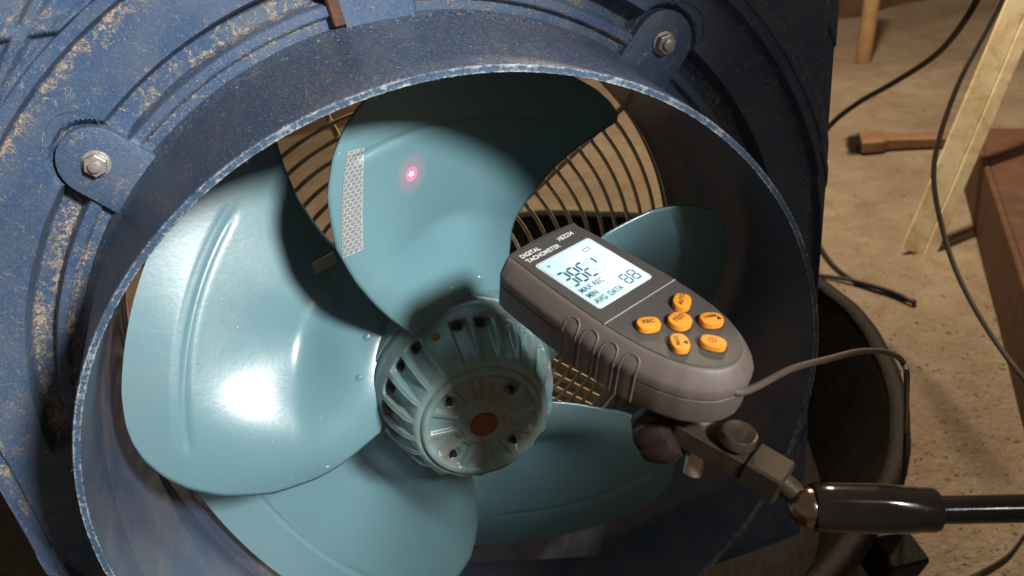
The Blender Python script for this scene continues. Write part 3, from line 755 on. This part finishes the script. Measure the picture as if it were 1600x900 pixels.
obj('chrome_pin', *tube([p0, p1 - pdv * .0012, p1 - pdv * .0004, p1], [.0047, .0047, .0043, .0036], 28), M_CHROME, arm)
bc = pd(1264, 792, .36)
obj('ball_neck', *tube([Cc - (bc - Cc) * .2, bc], .0052, 24), M_DARKSTEEL, arm)
bm = bmesh.new(); bmesh.ops.create_uvsphere(bm, u_segments=40, v_segments=24, radius=.0092); sv_ = [tuple(np.array(v.co) + bc) for v in bm.verts]; sf_ = [tuple(v.index for v in f.verts) for f in bm.faces]; bm.free()
obj('ball', sv_, sf_, M_BALL, arm)
e0 = bc + 0; e1 = pd(1462, 797, .358); e2 = pd(1700, 792, .356)
ed = (e1 - e0); L = np.linalg.norm(ed); ed /= L
prof = [(.0015, .0094), (.0010, .0102), (.002, .0108), (.010, .0110), (.030, .0112), (.046, .0104), (.0475, .0100), (L - .002, .0100), (L, .0092), (L, .0066)]
# sleeve: round socket with two flats running back from the ball and a slot for the neck
sd_ = Vector(M[:, 1]); fw = Vector(M[:, 2]); edv = Vector(ed); sd_ = (sd_ - edv * sd_.dot(edv)).normalized(); fw = edv.cross(sd_) ; vv2 = []
for j, (h, q) in enumerate(prof):
    for a in range(64):
        t = 2 * pi * a / 64; x, y = q * cos(t), q * sin(t); k = 1 - sm(.030, .046, h); lim = .0094 * k + .02 * (1 - k)
        if abs(y) > lim: y = math.copysign(lim + (abs(y) - lim) * .15, y)
        hh = h
        if j < 3: hh += .013 * max(0, sin(t + .6 - pi)) ** 3
        vv2.append(tuple(Vector(e0) + edv * hh + sd_ * x + fw * y))
obj('sleeve', vv2, [(j * 64 + a, j * 64 + (a + 1) % 64, (j + 1) * 64 + (a + 1) % 64, (j + 1) * 64 + a) for j in range(len(prof) - 1) for a in range(64)], M_BLACKGLOSS, arm)
n_ = 160; L2 = np.linalg.norm(e2 - e1); pts = [e1 + (e2 - e1) * q for q in np.linspace(-.02, 1, n_)]
obj('rod', *tube(pts, [.0062 + .00010 * (k % 2) for k in range(n_)], 32), M_BLACKGLOSS, arm)

# ------------------------------------------------------------------ cables, tub, things on the floor
def cable(name, pts, r, mat, label, n=14): return tag(obj(name, *tube(spline(pts, n), r, 10), mat), label, 'cable')
ce = tl((.0005, -.092, -.014))
cable('sensor_cable', [tl((.0005, -.080, -.014)), ce, pd(1235, 577, .42), pd(1290, 562, .45), pd(1345, 549, .48), pd(1388, 551, .50), pd(1412, 568, .52), pd(1417, 605, .54), px(1414, 680, 1, -.36)], .0019, M_BROWNCAB, 'thin brown-grey cable leaving the tail of the tachometer')
TC = np.array([.122, -.33, -.46]); TR = .552
def ring_prof(n, prof, c, wobble=.004):
    v = []
    for i in range(n):
        t = 2 * pi * i / n; w = wobble * pnoise(t * 3, 1, 3) + wobble * .4 * pnoise(t * 11, 2, 1)
        for r, y in prof: v.append((c[0] + (r + w) * cos(t), c[1] + y + w * .5, c[2] + (r + w) * sin(t)))
    return v, grid_faces(n, len(prof), True)
tub = empty('rubber_tub', (TC[0], FL, TC[2]), 'large round dusty black rubber tub under the fan housing', 'tub')
obj('tub_wall', *ring_prof(200, [(.0, -.205), (.43, -.205), (.462, -.19), (.478, -.13), (.500, -.075), (.518, -.03), (.528, -.006)], TC), M_TUB, tub)
obj('tub_rim', *ring_prof(240, [(.528, -.007), (.5285, -.001), (.532, .002), (.540, .0035), (.546, .003), (.550, .000), (.552, -.006), (.552, -.020), (.548, -.034), (.538, -.036), (.528, -.10), (.505, -.217)], TC), M_TUB, tub)
# handle block on the tub side
hb = px(1408, 868, 1, -.40)
obj('handle_block', *boxbar(hb + np.array([-.035, .002, 0]), hb + np.array([.015, -.006, .0]), (0, 1, .25), .040, .045, .003), M_TUB, tub, smooth=False)
def fp(x, y, up=0.0): return px(x, y, 1, FL + up)
cable('black_cable', [pd(1545, -40, 1.15), pd(1512, 25, 1.2), pd(1465, 83, 1.3), pd(1400, 127, 1.4), pd(1345, 158, 1.48), pd(1305, 188, 1.52), pd(1285, 215, 1.55), pd(1270, 260, 1.55)], .0050, M_BLACKRUB, 'thick black cable swinging down from the top beside the housing')
cable('grey_cable', [pd(1580, -30, .95), pd(1545, 40, .96), pd(1500, 125, .97), pd(1468, 215, .98), pd(1459, 280, .98), pd(1472, 355, .97), pd(1497, 430, .95), pd(1540, 510, .92), pd(1600, 592, .88), pd(1660, 650, .86)], .0031, M_GREYCAB, 'grey cable hanging in front of the cream strip')
cable('looped_cable', [fp(1250, 340, .006), fp(1275, 375, .008), fp(1305, 417, .006), fp(1348, 446, .006), fp(1395, 462, .006), fp(1424, 469, .006), fp(1426, 471, .012), fp(1395, 456, .014), fp(1340, 440, .012), fp(1295, 432, .008), fp(1240, 425, .006)], .0042, M_BLACKRUB, 'thin black cable lying in a loop on the floor')
cable('dark_cable', [fp(1640, 790, .006), fp(1600, 832, .006), fp(1572, 866, .006), fp(1530, 892, .006), fp(1480, 915, .006)], .0030, M_GREYCAB, 'thin grey cable crossing the floor below the rod')
cable('short_cable', [fp(1350, 868, .006), fp(1372, 884, .006), fp(1395, 894, .006), fp(1430, 915, .006)], .0028, M_BLACKRUB, 'short dark cable on the floor beside the tub handle')
# cream angle strip leaning up to the right
s0 = fp(1432, 396, .0); s1_ = pd(1640, -95, np.dot(s0 - C, -M[:, 2]) * .97)
strip = empty('angle_strip', s0, 'weathered cream painted angle strip leaning up to the right', 'strip')
sdv = Vector(s1_ - s0).normalized(); vd = Vector(M[:, 0]); vd = (vd - sdv * vd.dot(sdv)).normalized(); nd = sdv.cross(vd)
def off(p, a, b): return tuple(Vector(p) + vd * a + nd * b)
o1, o2 = (s0, s1_)
obj('flange', *boxbar(off(o1, -.012, 0), off(o2, -.012, 0), nd, .046, .005, .001), M_STRIP, strip, smooth=False)
obj('flange', *boxbar(off(o1, .026, -.004), off(o2, .026, -.004), nd, .026, .005, .001), M_STRIP, strip, smooth=False)
obj('fold', *boxbar(off(o1, .0118, .003), off(o2, .0118, .003), nd, .004, .008, .001), M_STRIP, strip, smooth=False)
# brush lying on the floor
b0, b1 = fp(1343, 222, .02), fp(1475, 218, .02); bd = Vector(b1 - b0); Lb = bd.length; bd.normalize()
brush = empty('hand_brush', b0, 'red-brown wooden brush with black bristles lying on the floor', 'brush')
sdb = bd.cross(Vector((0, 1, 0))).normalized(); hv = []
secs = [(.0, .100, .036), (.006, .104, .040), (.055, .092, .040), (.075, .060, .036), (.12, .056, .034), (Lb + .25, .050, .028)]
for t, w, h in secs:
    for x, y in ((-.5, -.35), (-.35, -.5), (.35, -.5), (.5, -.35), (.5, .35), (.35, .5), (-.35, .5), (-.5, .35)): hv.append(tuple(Vector(b0) + bd * t + sdb * x * w + Vector((0, 1, 0)) * y * h))
obj('handle', hv, [(j*8+k, j*8+(k+1) % 8, (j+1)*8+(k+1) % 8, (j+1)*8+k) for j in range(len(secs)-1) for k in range(8)] + [tuple(range(8))[::-1], tuple((len(secs)-1)*8 + k for k in range(8))], M_BRUSHW, brush, smooth=False)
qv, qf = [], []
for k in range(260):
    p = Vector(b0) + sdb * rng.uniform(-.046, .046) + Vector((0, 1, 0)) * rng.uniform(-.012, .010); q = p - bd * rng.uniform(.018, .034) + Vector(rng.normal(0, .005, 3)) - Vector((0, .004, 0))
    a = tube([p + bd * .003, q], [.0007, .0004], 4, caps=False); o = len(qv); qv += a[0]; qf += [tuple(i + o for i in g) for g in a[1]]
br = obj('bristles', qv, qf, M_BLACKRUB, brush); br['kind'] = 'stuff'
# wooden leg standing on the floor at the back
l0 = fp(1348, 98, 0); l1 = l0 + np.array([.04, .62, 0])
tag(obj('wooden_leg', *tube([l0, l0 + (l1 - l0) * .02, l0 + (l1 - l0) * .5, l1], [.027, .029, .030, .031], 18), M_WOOD), 'pale wooden leg standing on the floor at the back', 'leg')
# rusty steel box section at the right edge
r0 = fp(1500, 300, .0); r1 = fp(1640, 880, .0); rd = Vector(r1 - r0).normalized(); rs = rd.cross(Vector((0, 1, 0))).normalized()
if rs.x < 0: rs = -rs
beam = empty('rusty_steel_box', r0, 'dark rust-brown steel box on the floor at the right edge', 'box')
def bx(t, s, h): return Vector(r0) + rd * t + rs * s + Vector((0, 1, 0)) * h
obj('side_plate', *boxbar(bx(-.05, .015, .075), bx(1.6, .015, .075), (0, 1, 0), .012, .15, .002), M_RUST, beam, smooth=False)
obj('side_plate', *boxbar(bx(-.05, .50, .075), bx(1.6, .50, .075), (0, 1, 0), .012, .15, .002), M_RUST, beam, smooth=False)
obj('top_plate', *boxbar(bx(-.05, .2575, .1405), bx(1.6, .2575, .1405), (0, 1, 0), .470, .012, .002), M_RUST, beam, smooth=False)
obj('end_plate', *boxbar(bx(-.045, .022, .075), bx(-.045, .493, .075), (0, 1, 0), .012, .146, .002), M_RUST, beam, smooth=False)
# dusty board on the floor beyond the left edge of the housing
q0 = px(-120, 640, 1, -.42); q1 = px(130, 1010, 1, -.42)
tag(obj('dusty_board', *boxbar(q0, q1, (0, 1, 0), .22, .02, .002), M_TUB, smooth=False), 'dark dusty board below the left edge of the housing', 'board')
# grit, chips and shavings lying about on the floor
gv, gf = [], []
for k in range(1500):
    p = px(rng.uniform(1255, 1640), rng.uniform(60, 910), 1, FL); q = rng.uniform(.0008, .0026) * (1 if rng.random() > .03 else 2.0); o = len(gv)
    p[1] = floor_h(p[0], p[2]) + q * .3; ang = rng.uniform(0, 6.28); el = rng.uniform(1, 1.9)
    for a in range(5):
        t = ang + a * 1.2566; w = q * rng.uniform(.6, 1.2); dx, dz = w * cos(t - ang) * el, w * sin(t - ang); gv.append((p[0] + dx * cos(ang) - dz * sin(ang), p[1], p[2] + dx * sin(ang) + dz * cos(ang)))
    gv.append((p[0], p[1] + q * rng.uniform(.4, 1.), p[2])); gf += [(o + a, o + (a + 1) % 5, o + 5) for a in range(5)]
tag(obj('floor_grit', gv, gf, M_FLOOR, smooth=False), 'scattered tan grit and chips on the dusty floor', 'grit', kind='stuff')
S.render.engine = 'CYCLES'
S.cycles.max_bounces = 6; S.cycles.diffuse_bounces = 3; S.cycles.glossy_bounces = 3
